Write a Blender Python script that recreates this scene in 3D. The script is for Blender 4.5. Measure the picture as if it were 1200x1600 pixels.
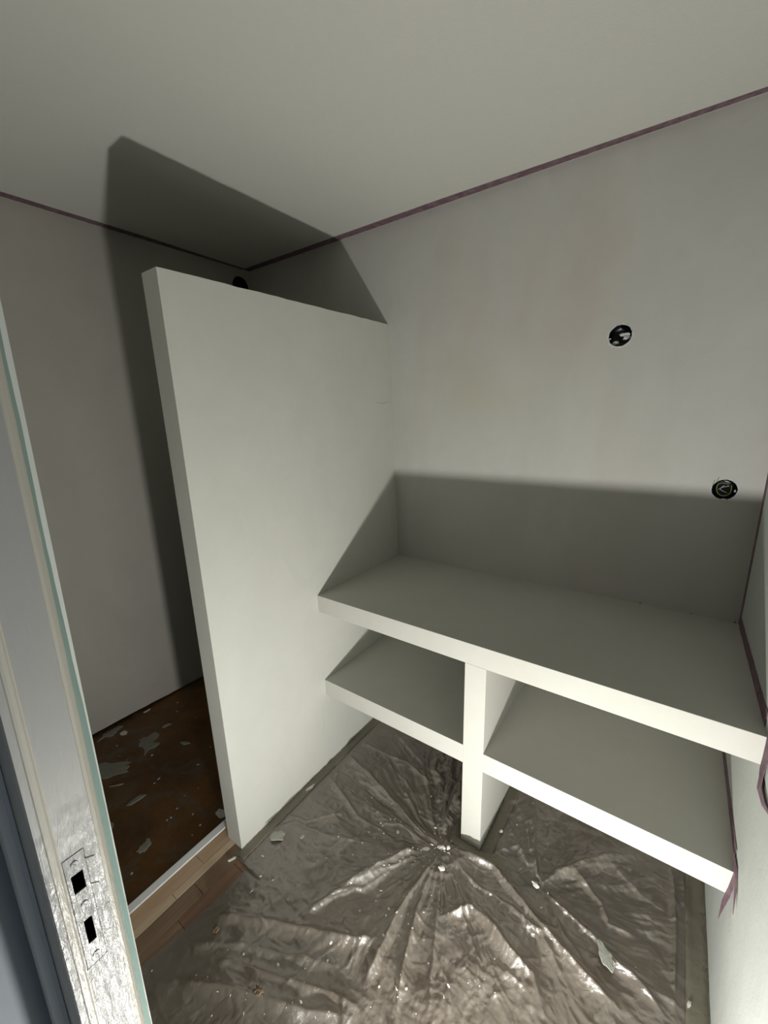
import bpy, bmesh, math, random
import numpy as np
from mathutils import Vector, Matrix
for o in list(bpy.data.objects): bpy.data.objects.remove(o)
SC = bpy.context.scene
COL = SC.collection
random.seed(7)

# ------------------------------------------------------------------ camera
cam = bpy.data.cameras.new('camera'); co = bpy.data.objects.new('camera', cam); COL.objects.link(co)
CX, CY, CZ = 1.1997, -1.8466, 1.5925
yaw, pitch, roll = 0.6316, -0.2235, -0.025
F = Vector((-math.sin(yaw)*math.cos(pitch), math.cos(yaw)*math.cos(pitch), math.sin(pitch)))
R0 = Vector((math.cos(yaw), math.sin(yaw), 0)); U0 = R0.cross(F)
Rv = R0*math.cos(roll)+U0*math.sin(roll); Uv = U0*math.cos(roll)-R0*math.sin(roll)
m = Matrix((Rv, Uv, -F)).transposed().to_4x4(); m.translation = (CX, CY, CZ)
co.matrix_world = m
cam.sensor_fit = 'AUTO'; cam.sensor_width = 36.0; cam.lens = 643.92*36/1600
cam.shift_x = (600-593.54)/1600; cam.shift_y = (799.34-800)/1600
cam.clip_start = 0.02
SC.camera = co
# ------------------------------------------------------------------ world, lamp, exposure
w = bpy.data.worlds.new('hall_daylight'); SC.world = w; w.use_nodes = True
w.node_tree.nodes['Background'].inputs[0].default_value = (0.62, 0.82, 1.0, 1)
w.node_tree.nodes['Background'].inputs[1].default_value = 0.55
ld = bpy.data.lights.new('work_lamp', 'AREA'); ld.shape = 'DISK'; ld.size = 0.07; ld.energy = 24.0
ld.color = (1.0, 0.985, 0.935)
lo = bpy.data.objects.new('work_lamp', ld); COL.objects.link(lo)
lo.location = (1.148, -1.6045, 0.1616)
lo.rotation_euler = Vector((-0.12, 0.70, 0.70)).to_track_quat('-Z', 'Y').to_euler()
lg = bpy.data.lights.new('work_lamp_spill', 'POINT'); lg.shadow_soft_size = 0.035; lg.energy = 10.0; lg.color = (1.0, 0.985, 0.935)
lgo = bpy.data.objects.new('work_lamp_spill', lg); COL.objects.link(lgo); lgo.location = lo.location
SC.view_settings.view_transform = 'Standard'; SC.view_settings.look = 'None'
SC.view_settings.exposure = 0.0; SC.view_settings.gamma = 1.0; SC.view_settings.use_curve_mapping = False

# ------------------------------------------------------------------ room measures (metres)
H, P, L, T = 2.5, 2.0243, 1.1675, 0.0854
S, D, s1, S2, s2, DX, DT = 0.8396, 0.6555, 0.0774, 0.4275, 0.0755, 0.676, 0.0769
def XL(y): return -1.1249+0.0123*y
def ZC(x, y): return H-0.0067*x+0.0052*y
def XP(y, z): return -0.0094*y-0.0346*z
def XR(y, z): return 1.4367-0.0041*y+0.0079*(z-1)
def ZP(y): return P+0.0244*(y+L)
YF, YF2 = -1.7058, -1.79          # inner and hall side of the front wall

# ------------------------------------------------------------------ helpers
def mat(name, base=(.5, .5, .5), rough=.6, spec=.5):
    mt = bpy.data.materials.new(name); mt.use_nodes = True
    b = mt.node_tree.nodes['Principled BSDF']
    b.inputs['Base Color'].default_value = (*base, 1); b.inputs['Roughness'].default_value = rough
    b.inputs['Specular IOR Level'].default_value = spec
    return mt, mt.node_tree, b
def N(nt, typ, **kw):
    n = nt.nodes.new(typ)
    for k, v in kw.items():
        if k in n.inputs.keys(): n.inputs[k].default_value = v
        else: setattr(n, k, v)
    return n
def coord(nt, scale=(1, 1, 1), rot=(0, 0, 0)):
    g = N(nt, 'ShaderNodeNewGeometry'); mp = N(nt, 'ShaderNodeMapping')
    mp.inputs['Scale'].default_value = scale; mp.inputs['Rotation'].default_value = rot
    nt.links.new(g.outputs['Position'], mp.inputs['Vector']); return mp.outputs[0]
def ramp(nt, fac, stops):
    r = N(nt, 'ShaderNodeValToRGB'); e = r.color_ramp.elements
    while len(e) < len(stops): e.new(0.5)
    for i, (p, c) in enumerate(stops): e[i].position = p; e[i].color = (*c, 1) if len(c) == 3 else c
    nt.links.new(fac, r.inputs[0]); return r.outputs[0]
def noise(nt, vec, scale, detail=4, rough=.55, dist=0):
    n = N(nt, 'ShaderNodeTexNoise'); n.inputs['Scale'].default_value = scale; n.inputs['Detail'].default_value = detail
    n.inputs['Roughness'].default_value = rough; n.inputs['Distortion'].default_value = dist
    nt.links.new(vec, n.inputs['Vector']); return n.outputs['Fac']
def mixc(nt, f, a, b, typ='MIX'):
    mx = N(nt, 'ShaderNodeMix', data_type='RGBA', blend_type=typ)
    for s, i in ((f, 0), (a, 6), (b, 7)):
        if hasattr(s, 'links'): nt.links.new(s, mx.inputs[i])
        else: mx.inputs[i].default_value = s if i == 0 else (*s, 1)
    return mx.outputs[2]
def mth(nt, op, a, b=None, c=None):
    n = N(nt, 'ShaderNodeMath', operation=op)
    for i, s in enumerate((a, b, c)):
        if s is None: continue
        if hasattr(s, 'links'): nt.links.new(s, n.inputs[i])
        else: n.inputs[i].default_value = s
    return n.outputs[0]
def bump(nt, b, h, strength=.3, dist=.002):
    n = N(nt, 'ShaderNodeBump'); n.inputs['Strength'].default_value = strength; n.inputs['Distance'].default_value = dist
    nt.links.new(h, n.inputs['Height']); nt.links.new(n.outputs[0], b.inputs['Normal'])

def plaster(name, c1, c2, stain, stain_amt, rough=.85, relief=.25, seam=None, blobs=()):
    mt, nt, b = mat(name, c1, rough, .25)
    v = coord(nt, (1, 1, .45))
    n1 = noise(nt, v, 2.2, 5, .6, .6)
    col = mixc(nt, ramp(nt, n1, [(.35, (0, 0, 0)), (.68, (1, 1, 1))]), c1, c2)
    v2 = coord(nt, (1, 1, .35)); n2 = noise(nt, v2, 1.7, 3, .5, .3)
    f2 = ramp(nt, n2, [(.52, (0, 0, 0)), (.70, (stain_amt,)*3)])
    col = mixc(nt, f2, col, stain)
    v3 = coord(nt, (1, 1, 1)); n3 = noise(nt, v3, 7, 6, .7, 1.0)
    col = mixc(nt, ramp(nt, n3, [(.4, (0, 0, 0)), (.8, (.35,)*3)]), col, tuple(x*.88 for x in c1))
    if blobs:
        g = N(nt, 'ShaderNodeNewGeometry'); sp = N(nt, 'ShaderNodeSeparateXYZ'); nt.links.new(g.outputs['Position'], sp.inputs[0])
        wob = mth(nt, 'MULTIPLY', mth(nt, 'SUBTRACT', noise(nt, coord(nt), 3.5, 3), .5), .25)
        for bx_, bz_, sx_, sz_, cc_, am_ in blobs:
            dx_ = mth(nt, 'DIVIDE', mth(nt, 'SUBTRACT', mth(nt, 'ADD', sp.outputs['X'], wob), bx_), sx_)
            dz_ = mth(nt, 'DIVIDE', mth(nt, 'SUBTRACT', mth(nt, 'ADD', sp.outputs['Z'], wob), bz_), sz_)
            ee = mth(nt, 'POWER', 2.718, mth(nt, 'MULTIPLY', mth(nt, 'ADD', mth(nt, 'MULTIPLY', dx_, dx_), mth(nt, 'MULTIPLY', dz_, dz_)), -1.0))
            col = mixc(nt, mth(nt, 'MULTIPLY', ee, am_), col, cc_)
    nt.links.new(col, b.inputs['Base Color'])
    hA = noise(nt, v3, 9, 5, .6, .5); hB = noise(nt, v3, 260, 3, .6)
    h = mth(nt, 'MULTIPLY_ADD', hB, .12, hA)
    if seam is not None:
        g = N(nt, 'ShaderNodeNewGeometry'); sp = N(nt, 'ShaderNodeSeparateXYZ'); nt.links.new(g.outputs['Position'], sp.inputs[0])
        wob = noise(nt, coord(nt, (1, 1, 1)), 5, 2)
        d = mth(nt, 'ADD', mth(nt, 'SUBTRACT', sp.outputs['Y'], seam), mth(nt, 'MULTIPLY', mth(nt, 'SUBTRACT', wob, .5), .03))
        line = mth(nt, 'SUBTRACT', 1.0, mth(nt, 'MINIMUM', mth(nt, 'DIVIDE', mth(nt, 'ABSOLUTE', d), .004), 1.0))
        gate = ramp(nt, noise(nt, coord(nt, (1, 1, 1)), 3.5, 2), [(.42, (0, 0, 0)), (.55, (1, 1, 1))])
        h = mth(nt, 'ADD', h, mth(nt, 'MULTIPLY', mth(nt, 'MULTIPLY', line, gate), .45))
    bump(nt, b, h, relief, .006)
    return mt

PK = (0.442, 0.375, 0.324); YL = (0.458, 0.442, 0.363)
BLOBS = [(.62, 2.08, .07, .22, PK, .3), (.36, 2.0, .07, .16, PK, .3), (.86, 2.12, .09, .25, PK, .38), (.78, 1.9, .10, .12, PK, .3), (.40, 1.72, .14, .10, YL, .7), (.55, 1.66, .14, .07, YL, .5), (.30, 1.85, .10, .10, YL, .4)]
M = {}
M['back'] = plaster('back_wall_plaster', (0.474, 0.470, 0.438), (0.529, 0.525, 0.494), (0.450, 0.403, 0.363), .5, blobs=BLOBS)
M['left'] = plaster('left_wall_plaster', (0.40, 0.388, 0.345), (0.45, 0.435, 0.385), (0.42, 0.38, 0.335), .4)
M['right'] = plaster('right_wall_plaster', (0.474, 0.502, 0.474), (0.521, 0.545, 0.514), (0.490, 0.490, 0.458), .3)
M['part'] = plaster('partition_plaster', (0.555, 0.556, 0.510), (0.585, 0.586, 0.542), (0.506, 0.514, 0.490), .4, relief=.18, seam=-.69)
M['shelf'] = plaster('shelf_plaster', (0.475, 0.470, 0.425), (0.495, 0.493, 0.455), (0.485, 0.472, 0.44), .3, relief=.16)
M['front'] = plaster('front_wall_plaster', (0.474, 0.474, 0.442), (0.521, 0.521, 0.490), (0.474, 0.474, 0.435), .2)
M['hall'] = plaster('hall_wall_paint', (.20, .225, .245), (.23, .25, .27), (.20, .225, .245), .2, relief=.08)
M['casing'] = plaster('hall_casing_paint', (.48, .50, .52), (.52, .54, .56), (.48, .50, .52), .2, relief=.08)
M['halldim'] = plaster('added_hall_wall_dark', (.20, .21, .22), (.23, .24, .25), (.2, .21, .22), .2, relief=.08)  # kept dark so the added far wall throws back little light
# ceiling: rolled paint, fine orange peel
mt, nt, b = mat('ceiling_paint', (.62, .62, .57), .9, .2)
v = coord(nt); bump(nt, b, noise(nt, v, 170, 3, .6), .35, .003)
nt.links.new(mixc(nt, noise(nt, v, 1.5, 3), (0.56, 0.558, 0.515), (0.60, 0.594, 0.550)), b.inputs['Base Color']); M['ceil'] = mt
# purple masking tape
mt, nt, b = mat('purple_masking_tape', (.17, .10, .125), .7, .3)
v = coord(nt); nt.links.new(mixc(nt, ramp(nt, noise(nt, v, 45, 5, .65), [(.35, (0, 0, 0)), (.75, (1, 1, 1))]), (.125, .072, .09), (.24, .165, .19)), b.inputs['Base Color'])
bump(nt, b, noise(nt, v, 130, 3), .3, .001); M['tape'] = mt
# bare subfloor with glue and dust
mt, nt, b = mat('brown_subfloor', (.09, .05, .02), .55, .35)
v = coord(nt)
c = mixc(nt, ramp(nt, noise(nt, v, 3, 6, .65, .5), [(.35, (0, 0, 0)), (.7, (1, 1, 1))]), (.085, .04, .013), (.21, .10, .028))
c = mixc(nt, ramp(nt, noise(nt, v, 5.5, 8, .7, 1.2), [(.50, (0, 0, 0)), (.66, (.7,)*3)]), c, (.13, .125, .10))
c = mixc(nt, ramp(nt, noise(nt, v, 90, 3, .6), [(.62, (0, 0, 0)), (.74, (.6,)*3)]), c, (.22, .18, .13))
nt.links.new(c, b.inputs['Base Color']); bump(nt, b, noise(nt, v, 60, 5, .7), .5, .003); M['sub'] = mt
# parquet planks
def plank_mat(name, a, c_, s=1):
    mt, nt, b = mat(name, a, .35, .45)
    v = coord(nt, (22, 1.6, 8)); n = noise(nt, v, 3.2, 5, .65, .8)
    nt.links.new(mixc(nt, ramp(nt, n, [(.3, (0, 0, 0)), (.75, (1, 1, 1))]), a, c_), b.inputs['Base Color'])
    nt.links.new(ramp(nt, noise(nt, coord(nt), 12, 4), [(.3, (.28,)*3), (.8, (.55,)*3)]), b.inputs['Roughness'])
    bump(nt, b, n, .12, .001); return mt
M['pk1'] = plank_mat('orange_oak', (.62, .41, .26), (.76, .55, .38))
M['pk2'] = plank_mat('pale_oak', (.70, .53, .36), (.80, .64, .46))
M['pk3'] = plank_mat('brown_oak', (.22, .145, .095), (.34, .23, .155))
M['pk4'] = plank_mat('red_brown_oak', (.22, .125, .08), (.31, .19, .13))
mt, nt, b = mat('white_trim', (.88, .89, .91), .4); M['white'] = mt
mt, nt, b = mat('black_plastic', (.006, .006, .010), .35, .4); M['black'] = mt
mt, nt, b = mat('blue_black_plastic', (.008, .010, .022), .3, .5); M['bluebl'] = mt
mt, nt, b = mat('recess_shade_black', (.004, .003, .003), .9, .1); M['void'] = mt  # near-black that paints the shade inside recesses
mt, nt, b = mat('rim_filler', (.54, .55, .54), .8, .3); v = coord(nt); bump(nt, b, noise(nt, v, 220, 4), .8, .003); M['rim'] = mt
mt, nt, b = mat('plaster_crumb_white', (.74, .72, .66), .6, .4); M['crumb'] = mt
mt, nt, b = mat('plaster_splash_grey', (.30, .30, .26), .75, .3); v = coord(nt)
nt.links.new(mixc(nt, noise(nt, v, 40, 5, .7), (.20, .20, .165), (.38, .38, .33)), b.inputs['Base Color']); bump(nt, b, noise(nt, v, 90, 4), .6, .003); M['splash'] = mt
mt, nt, b = mat('plaster_flake_green', (.40, .42, .36), .65, .4); v = coord(nt)
nt.links.new(mixc(nt, noise(nt, v, 60, 5, .7), (.30, .31, .25), (.50, .51, .45)), b.inputs['Base Color']); M['flake'] = mt
mt, nt, b = mat('brown_clump', (.17, .12, .08), .6, .5); v = coord(nt); bump(nt, b, noise(nt, v, 150, 4), .9, .004); M['clump'] = mt
mt, nt, b = mat('wire_green_yellow', (.20, .22, .05), .5, .5); M['wire'] = mt
mt, nt, b = mat('wire_grey', (.40, .41, .45), .5, .5); M['wireg'] = mt
# door frame: thick glossy brushed paint
def gloss(name, c1, c2, rough, bs):
    mt, nt, b = mat(name, c1, rough, .5)
    v = coord(nt, (1, 1, .22)); n = noise(nt, v, 150, 4, .65, .9); n2 = noise(nt, coord(nt, (1, 1, .06)), 260, 3, .6, .3)
    nt.links.new(mixc(nt, noise(nt, v, 14, 4), c1, c2), b.inputs['Base Color'])
    g = N(nt, 'ShaderNodeNewGeometry'); sp = N(nt, 'ShaderNodeSeparateXYZ'); nt.links.new(g.outputs['Position'], sp.inputs[0])
    zz_ = mth(nt, 'ADD', sp.outputs['Z'], mth(nt, 'MULTIPLY', mth(nt, 'SUBTRACT', noise(nt, coord(nt), 12, 3), .5), .25))
    mr = N(nt, 'ShaderNodeMapRange'); nt.links.new(zz_, mr.inputs[0]); mr.inputs[1].default_value = 1.16; mr.inputs[2].default_value = .98; mr.inputs[3].default_value = .10; mr.inputs[4].default_value = 1.0
    bump(nt, b, mth(nt, 'MULTIPLY', mth(nt, 'MULTIPLY_ADD', n2, .5, n), mr.outputs[0]), bs, .0035); return mt
M['jamb'] = gloss('door_frame_grey_white_gloss', (.29, .288, .28), (.33, .327, .315), .38, .9)
M['cream'] = gloss('door_frame_cream_edge', (.37, .355, .305), (.43, .41, .36), .40, .5)
M['teal'] = gloss('door_frame_teal_edge', (.16, .24, .218), (.215, .29, .265), .45, .25)
M['edgewhite'] = gloss('door_frame_white_edge', (.48, .51, .48), (.55, .57, .53), .4, .3)
M['plate'] = gloss('painted_strike_plate', (.28, .28, .275), (.32, .32, .31), .32, .8)
# thin plastic dust sheet
mt = bpy.data.materials.new('plastic_dust_sheet'); mt.use_nodes = True; nt = mt.node_tree; b = nt.nodes['Principled BSDF']
v = coord(nt)
dust = ramp(nt, noise(nt, v, 6.5, 8, .72, .9), [(.50, (0, 0, 0)), (.70, (1, 1, 1))])
speck = ramp(nt, noise(nt, v, 140, 3, .6), [(.60, (0, 0, 0)), (.70, (1, 1, 1))])
c = mixc(nt, mth(nt, 'MULTIPLY', dust, .6), (.205, .178, .146), (.36, .34, .29))
c = mixc(nt, mth(nt, 'MULTIPLY', mth(nt, 'MULTIPLY', dust, speck), .8), c, (.70, .68, .60))
nt.links.new(c, b.inputs['Base Color']); nt.links.new(mth(nt, 'MULTIPLY_ADD', dust, .25, .30), b.inputs['Roughness']); b.inputs['Specular IOR Level'].default_value = 1.0; b.inputs['IOR'].default_value = 1.85
b.inputs['Coat Weight'].default_value = 1.0; b.inputs['Coat Roughness'].default_value = .16
crk = N(nt, 'ShaderNodeTexVoronoi', feature='DISTANCE_TO_EDGE'); crk.inputs['Scale'].default_value = 26
wv = N(nt, 'ShaderNodeVectorMath', operation='ADD'); nn = N(nt, 'ShaderNodeTexNoise'); nn.inputs['Scale'].default_value = 9
nt.links.new(v, nn.inputs['Vector'])
sc = N(nt, 'ShaderNodeVectorMath', operation='SCALE'); sc.inputs[3].default_value = .12; nt.links.new(nn.outputs['Color'], sc.inputs[0])
nt.links.new(v, wv.inputs[0]); nt.links.new(sc.outputs[0], wv.inputs[1]); nt.links.new(wv.outputs[0], crk.inputs['Vector'])
hh = mth(nt, 'ADD', mth(nt, 'MULTIPLY', mth(nt, 'MINIMUM', crk.outputs['Distance'], .25), 1.1), mth(nt, 'MULTIPLY', noise(nt, v, 75, 5, .65, .8), .55))
hh = mth(nt, 'ADD', hh, mth(nt, 'MULTIPLY', mth(nt, 'MULTIPLY', dust, speck), .3))
bump(nt, b, hh, .55, .006)
tr = N(nt, 'ShaderNodeBsdfTransparent'); tr.inputs[0].default_value = (.92, .90, .86, 1)
mx = N(nt, 'ShaderNodeMixShader'); mx.inputs[0].default_value = .66
nt.links.new(tr.outputs[0], mx.inputs[1]); nt.links.new(b.outputs[0], mx.inputs[2]); nt.links.new(mx.outputs[0], nt.nodes['Material Output'].inputs[0])
M['sheet'] = mt
def cleartape(name, c, f):
    mt = bpy.data.materials.new(name); mt.use_nodes = True; nt = mt.node_tree; b = nt.nodes['Principled BSDF']
    v = coord(nt); nt.links.new(mixc(nt, noise(nt, v, 12, 5, .65), c, tuple(x*1.35 for x in c)), b.inputs['Base Color'])
    b.inputs['Roughness'].default_value = .25; bump(nt, b, noise(nt, v, 60, 4, .6, .5), .4, .003)
    tr = N(nt, 'ShaderNodeBsdfTransparent'); mx = N(nt, 'ShaderNodeMixShader'); mx.inputs[0].default_value = f
    nt.links.new(tr.outputs[0], mx.inputs[1]); nt.links.new(b.outputs[0], mx.inputs[2]); nt.links.new(mx.outputs[0], nt.nodes['Material Output'].inputs[0])
    return mt
M['ctape'] = cleartape('clear_packing_tape', (.26, .24, .185), .55)
M['cfilm'] = cleartape('thin_clear_film', (.22, .19, .15), .45)

def link(name, me, parent=None, mats=()):
    o = bpy.data.objects.new(name, me); COL.objects.link(o)
    for x in mats: me.materials.append(x)
    if parent: o.parent = parent
    return o
def pyd(name, vs, fs, mats, parent=None, smooth=False, mi=None):
    me = bpy.data.meshes.new(name); me.from_pydata([tuple(v) for v in vs], [], fs)
    if smooth: me.polygons.foreach_set('use_smooth', [True]*len(fs))
    o = link(name, me, parent, mats if isinstance(mats, (list, tuple)) else [mats])
    if mi: me.polygons.foreach_set('material_index', mi)
    me.validate(); me.update()
    bm = bmesh.new(); bm.from_mesh(me); bmesh.ops.recalc_face_normals(bm, faces=bm.faces); bm.to_mesh(me); bm.free()
    return o
def bmobj(name, bm, mt, parent=None, smooth=False):
    me = bpy.data.meshes.new(name); bmesh.ops.recalc_face_normals(bm, faces=bm.faces)
    for f in bm.faces: f.smooth = smooth
    bm.to_mesh(me); bm.free()
    return link(name, me, parent, mt if isinstance(mt, (list, tuple)) else [mt])
HEXF = [(0, 3, 2, 1), (4, 5, 6, 7), (0, 1, 5, 4), (1, 2, 6, 5), (2, 3, 7, 6), (3, 0, 4, 7)]
def hexa(bm, c):                     # 8 corners: bottom 0-3, top 4-7
    vs = [bm.verts.new(p) for p in c]
    for f in HEXF: bm.faces.new([vs[i] for i in f])
    return bm
def box(x0, x1, y0, y1, z0, z1):
    return [(x0, y0, z0), (x1, y0, z0), (x1, y1, z0), (x0, y1, z0), (x0, y0, z1), (x1, y0, z1), (x1, y1, z1), (x0, y1, z1)]
def soften(bm, w=.003, seg=2):
    bmesh.ops.bevel(bm, geom=list(bm.edges), offset=w, segments=seg, affect='EDGES', profile=.5)
def tag(o, label=None, cat=None, group=None, kind=None):
    for k, v in (('label', label), ('category', cat), ('group', group), ('kind', kind)):
        if v: o[k] = v
    return o
def struct(o): o['kind'] = 'structure'; return o
def empty(name, loc=(0, 0, 0)):
    o = bpy.data.objects.new(name, None); COL.objects.link(o); o.location = loc; o.empty_display_size = .05; return o
def cut(target, cutters):            # boolean difference, baked into the mesh; cutters are removed
    objs = []
    for bm in cutters:
        bmesh.ops.recalc_face_normals(bm, faces=bm.faces)
        me = bpy.data.meshes.new('cutter'); bm.to_mesh(me); bm.free(); c = bpy.data.objects.new('cutter', me); COL.objects.link(c); objs.append(c)
        md = target.modifiers.new('b', 'BOOLEAN'); md.operation = 'DIFFERENCE'; md.object = c; md.solver = 'EXACT'
    dg = bpy.context.evaluated_depsgraph_get(); dg.update()
    me = bpy.data.meshes.new_from_object(target.evaluated_get(dg)); target.modifiers.clear(); old = target.data; target.data = me
    bpy.data.meshes.remove(old)
    for c in objs:
        d = c.data; bpy.data.objects.remove(c); bpy.data.meshes.remove(d)
def cyl_bm(c, axis, r, depth, n=40, jag=0, seed=1):
    rr = random.Random(seed); bm = bmesh.new(); a = Vector(axis); u = a.orthogonal().normalized(); v = a.cross(u)
    rad = [r*(1+rr.uniform(-jag, jag)) for _ in range(n)]
    A = [bm.verts.new(Vector(c)+a*(-depth/2)+(u*math.cos(t)+v*math.sin(t))*rad[i]) for i, t in enumerate(2*math.pi*k/n for k in range(n))]
    B = [bm.verts.new(x.co+a*depth) for x in A]
    bm.faces.new(A); bm.faces.new(B)
    for i in range(n): bm.faces.new((A[i], A[(i+1) % n], B[(i+1) % n], B[i]))
    return bm

# ------------------------------------------------------------------ setting: walls, ceiling, floor
HOLE1, HOLE2, HOLE3 = (.97, 0, 1.868), (1.337, 0, 1.320), (XL(-.07), -.07, 2.406)
bm = bmesh.new(); hexa(bm, box(-1.35, 1.62, 0, .12, -.05, 2.6))
wall_back = struct(bmobj('wall_back', bm, M['back']))
cut(wall_back, [cyl_bm(HOLE1, (0, 1, 0), .0385, .13, jag=.015, seed=2), cyl_bm(HOLE2, (0, 1, 0), .036, .13, jag=.045, seed=5)])
bm = bmesh.new()
ys = [-1.70+i*.034 for i in range(51)]; rr = random.Random(3)
bot = [0.003+.004*math.sin(y*5+1)+rr.uniform(-.0015, .0015) for y in ys]
lo_, hi_ = [], []
for i, y in enumerate(ys):
    lo_.append((bm.verts.new((XL(y), y, bot[i])), bm.verts.new((XL(y)-.12, y, bot[i]))))
    hi_.append((bm.verts.new((XL(y), y, 2.6)), bm.verts.new((XL(y)-.12, y, 2.6))))
for i in range(50):
    a, b2, c, d = lo_[i], lo_[i+1], hi_[i], hi_[i+1]
    bm.faces.new((a[0], b2[0], d[0], c[0])); bm.faces.new((a[1], c[1], d[1], b2[1])); bm.faces.new((a[0], a[1], b2[1], b2[0])); bm.faces.new((c[0], d[0], d[1], c[1]))
bm.faces.new((lo_[0][0], hi_[0][0], hi_[0][1], lo_[0][1])); bm.faces.new((lo_[-1][0], lo_[-1][1], hi_[-1][1], hi_[-1][0]))
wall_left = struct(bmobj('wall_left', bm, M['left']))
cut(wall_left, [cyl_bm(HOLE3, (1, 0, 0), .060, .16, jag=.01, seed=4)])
bm = bmesh.new(); hexa(bm, box(-1.22, -1.165, -1.75, .05, -.05, .003)); struct(bmobj('wall_left_gap_blocker', bm, M['void']))  # added black blocker behind the gap under the left wall, stops light
# right wall, leaning a little
bm = bmesh.new(); hexa(bm, [(XR(YF2, -.05), YF2, -.05), (1.62, YF2, -.05), (1.62, 0, -.05), (XR(0, -.05), 0, -.05),
    (XR(YF2, 2.6), YF2, 2.6), (1.62, YF2, 2.6), (1.62, 0, 2.6), (XR(0, 2.6), 0, 2.6)])
struct(bmobj('wall_right', bm, M['right']))
bm = bmesh.new(); hexa(bm, [(-1.35, YF2, ZC(-1.35, YF2)), (1.62, YF2, ZC(1.62, YF2)), (1.62, .1, ZC(1.62, .1)), (-1.35, .1, ZC(-1.35, .1)),
    (-1.35, YF2, 2.62), (1.62, YF2, 2.62), (1.62, .1, 2.62), (-1.35, .1, 2.62)])
struct(bmobj('ceiling', bm, M['ceil']))
bm = bmesh.new(); hexa(bm, box(-1.35, .600, YF2, YF, -.05, 2.5)); hexa(bm, box(.600, 1.43, YF2, YF, 2.06, 2.5))
struct(bmobj('wall_front', bm, M['front']))
bm = bmesh.new(); hexa(bm, box(.44, .557, -2.6, YF2-.0005, -.05, 2.5)); struct(bmobj('wall_hall', bm, M['hall']))
bm = bmesh.new(); hexa(bm, box(.24, 2.6, -2.72, -2.6, -.05, 2.5)); struct(bmobj('wall_hall_far_added', bm, M['halldim']))  # unseen wall, added to keep the hall-facing sides of the frame dark
bm = bmesh.new(); hexa(bm, box(.24, 2.6, -2.72, YF2-.0005, 2.5, 2.6)); struct(bmobj('ceiling_hall_added', bm, M['ceil']))  # unseen, added to close the hall so daylight enters from one side
bm = bmesh.new(); hexa(bm, box(1.6205, 2.6, YF2-.001, YF2+.1, -.05, 2.5)); struct(bmobj('wall_hall_near', bm, M['hall']))
# floor: subfloor slab, then the planks one by one
floor = struct(empty('floor'))
bm = bmesh.new(); hexa(bm, box(-1.35, -.118, -2.6, .05, -.06, -.010)); bmobj('subfloor', bm, M['sub'], floor)
bm = bmesh.new(); hexa(bm, box(-.118, 2.6, -2.6, .05, -.06, -.0125)); bmobj('plank_bed', bm, M['sub'], floor)
cols = [(-.1175, -.062, 'pk1'), (-.0612, -.032, 'pk2'), (-.0312, .028, 'pk3')]
x = .0288
while x < 1.43: cols.append((x, min(x+.0592, 1.44), 'pk3')); x += .06
rr = random.Random(11); cache = {}
for i, (x0, x1, k) in enumerate(cols):
    y = -2.5-rr.uniform(0, .4); first = True
    cuts = {0: [-2.4, -1.28, -.9, 0], 1: [-2.4, -1.40, -.7, 0], 2: [-2.4, -1.338, -.75, 0], 3: [-2.4, -1.43, -1.215, -.6, 0]}.get(i)
    if not cuts:
        cuts = [-2.4]; y = -2.4+rr.uniform(.2, .6)
        while y < -.1: cuts.append(y); y += rr.uniform(.42, .6)
        cuts.append(0)
    for a, c in zip(cuts, cuts[1:]):
        bm = bmesh.new(); hexa(bm, box(x0, x1, a+.0006, c-.0006, -.0125, -.0004-rr.uniform(0, .0006))); soften(bm, .0008, 1)
        kk = k if k != 'pk3' else rr.choice(['pk3', 'pk3', 'pk4'])
        if i == 0 and a < -1.3 and c > -1.3: kk = 'pk1'
        if i == 3 and a == -1.215: kk = 'pk4'
        bmobj('plank', bm, M[kk], floor)
bm = bmesh.new(); hexa(bm, [(-.146, -1.705, -.010), (-.1180, -1.705, -.010), (-.1180, -.005, -.010), (-.151, -.005, -.010),
    (-.145, -1.705, .006), (-.1182, -1.705, .003), (-.1182, -.005, .003), (-.150, -.005, .006)]); soften(bm, .0012, 1)
struct(bmobj('trim_1', bm, M['white']))

# ------------------------------------------------------------------ partition (half-height stub wall)
bm = bmesh.new(); n = 26; ring = []
rr = random.Random(5)
for i in range(n+1):
    y = -L+(L-.0003)*i/n; j = rr.uniform(-.0012, .0012)
    ring.append([bm.verts.new((XP(y, 0)-T, y, .0)), bm.verts.new((XP(y, 0), y, .0)), bm.verts.new((XP(y, ZP(y)), y, ZP(y)+j)), bm.verts.new((XP(y, ZP(y))-T, y, ZP(y)+j*.5))])
for a, c in zip(ring, ring[1:]):
    for k in range(4): bm.faces.new((a[k], a[(k+1) % 4], c[(k+1) % 4], c[k]))
bm.faces.new(ring[0]); bm.faces.new(ring[-1])
ed = [e for e in bm.edges if len(e.link_faces) == 2 and e.calc_face_angle(0) > .5]
bmesh.ops.bevel(bm, geom=ed, offset=.0025, segments=2, affect='EDGES', profile=.5)
partition = tag(bmobj('partition_wall', bm, M['part']), 'tall pale plastered stub wall standing between the dark floor bay and the shelves', 'wall')

bm = bmesh.new(); prev = None
for i in range(7):                                   # hairline crack where the stub wall meets the back wall
    y = -.020-.022*i; z = 1.668+.004*math.sin(i*1.7)-.001*i; xx = XP(y, z)
    row = [bm.verts.new((xx-.001, y, z-.0008)), bm.verts.new((xx+.0016*(i < 6), y, z)), bm.verts.new((xx-.001, y, z+.0012))]
    if prev: [bm.faces.new((prev[k], prev[k+1], row[k+1], row[k])) for k in range(2)]
    prev = row
bmobj('crack_lip', bm, M['part'], partition)
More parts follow.
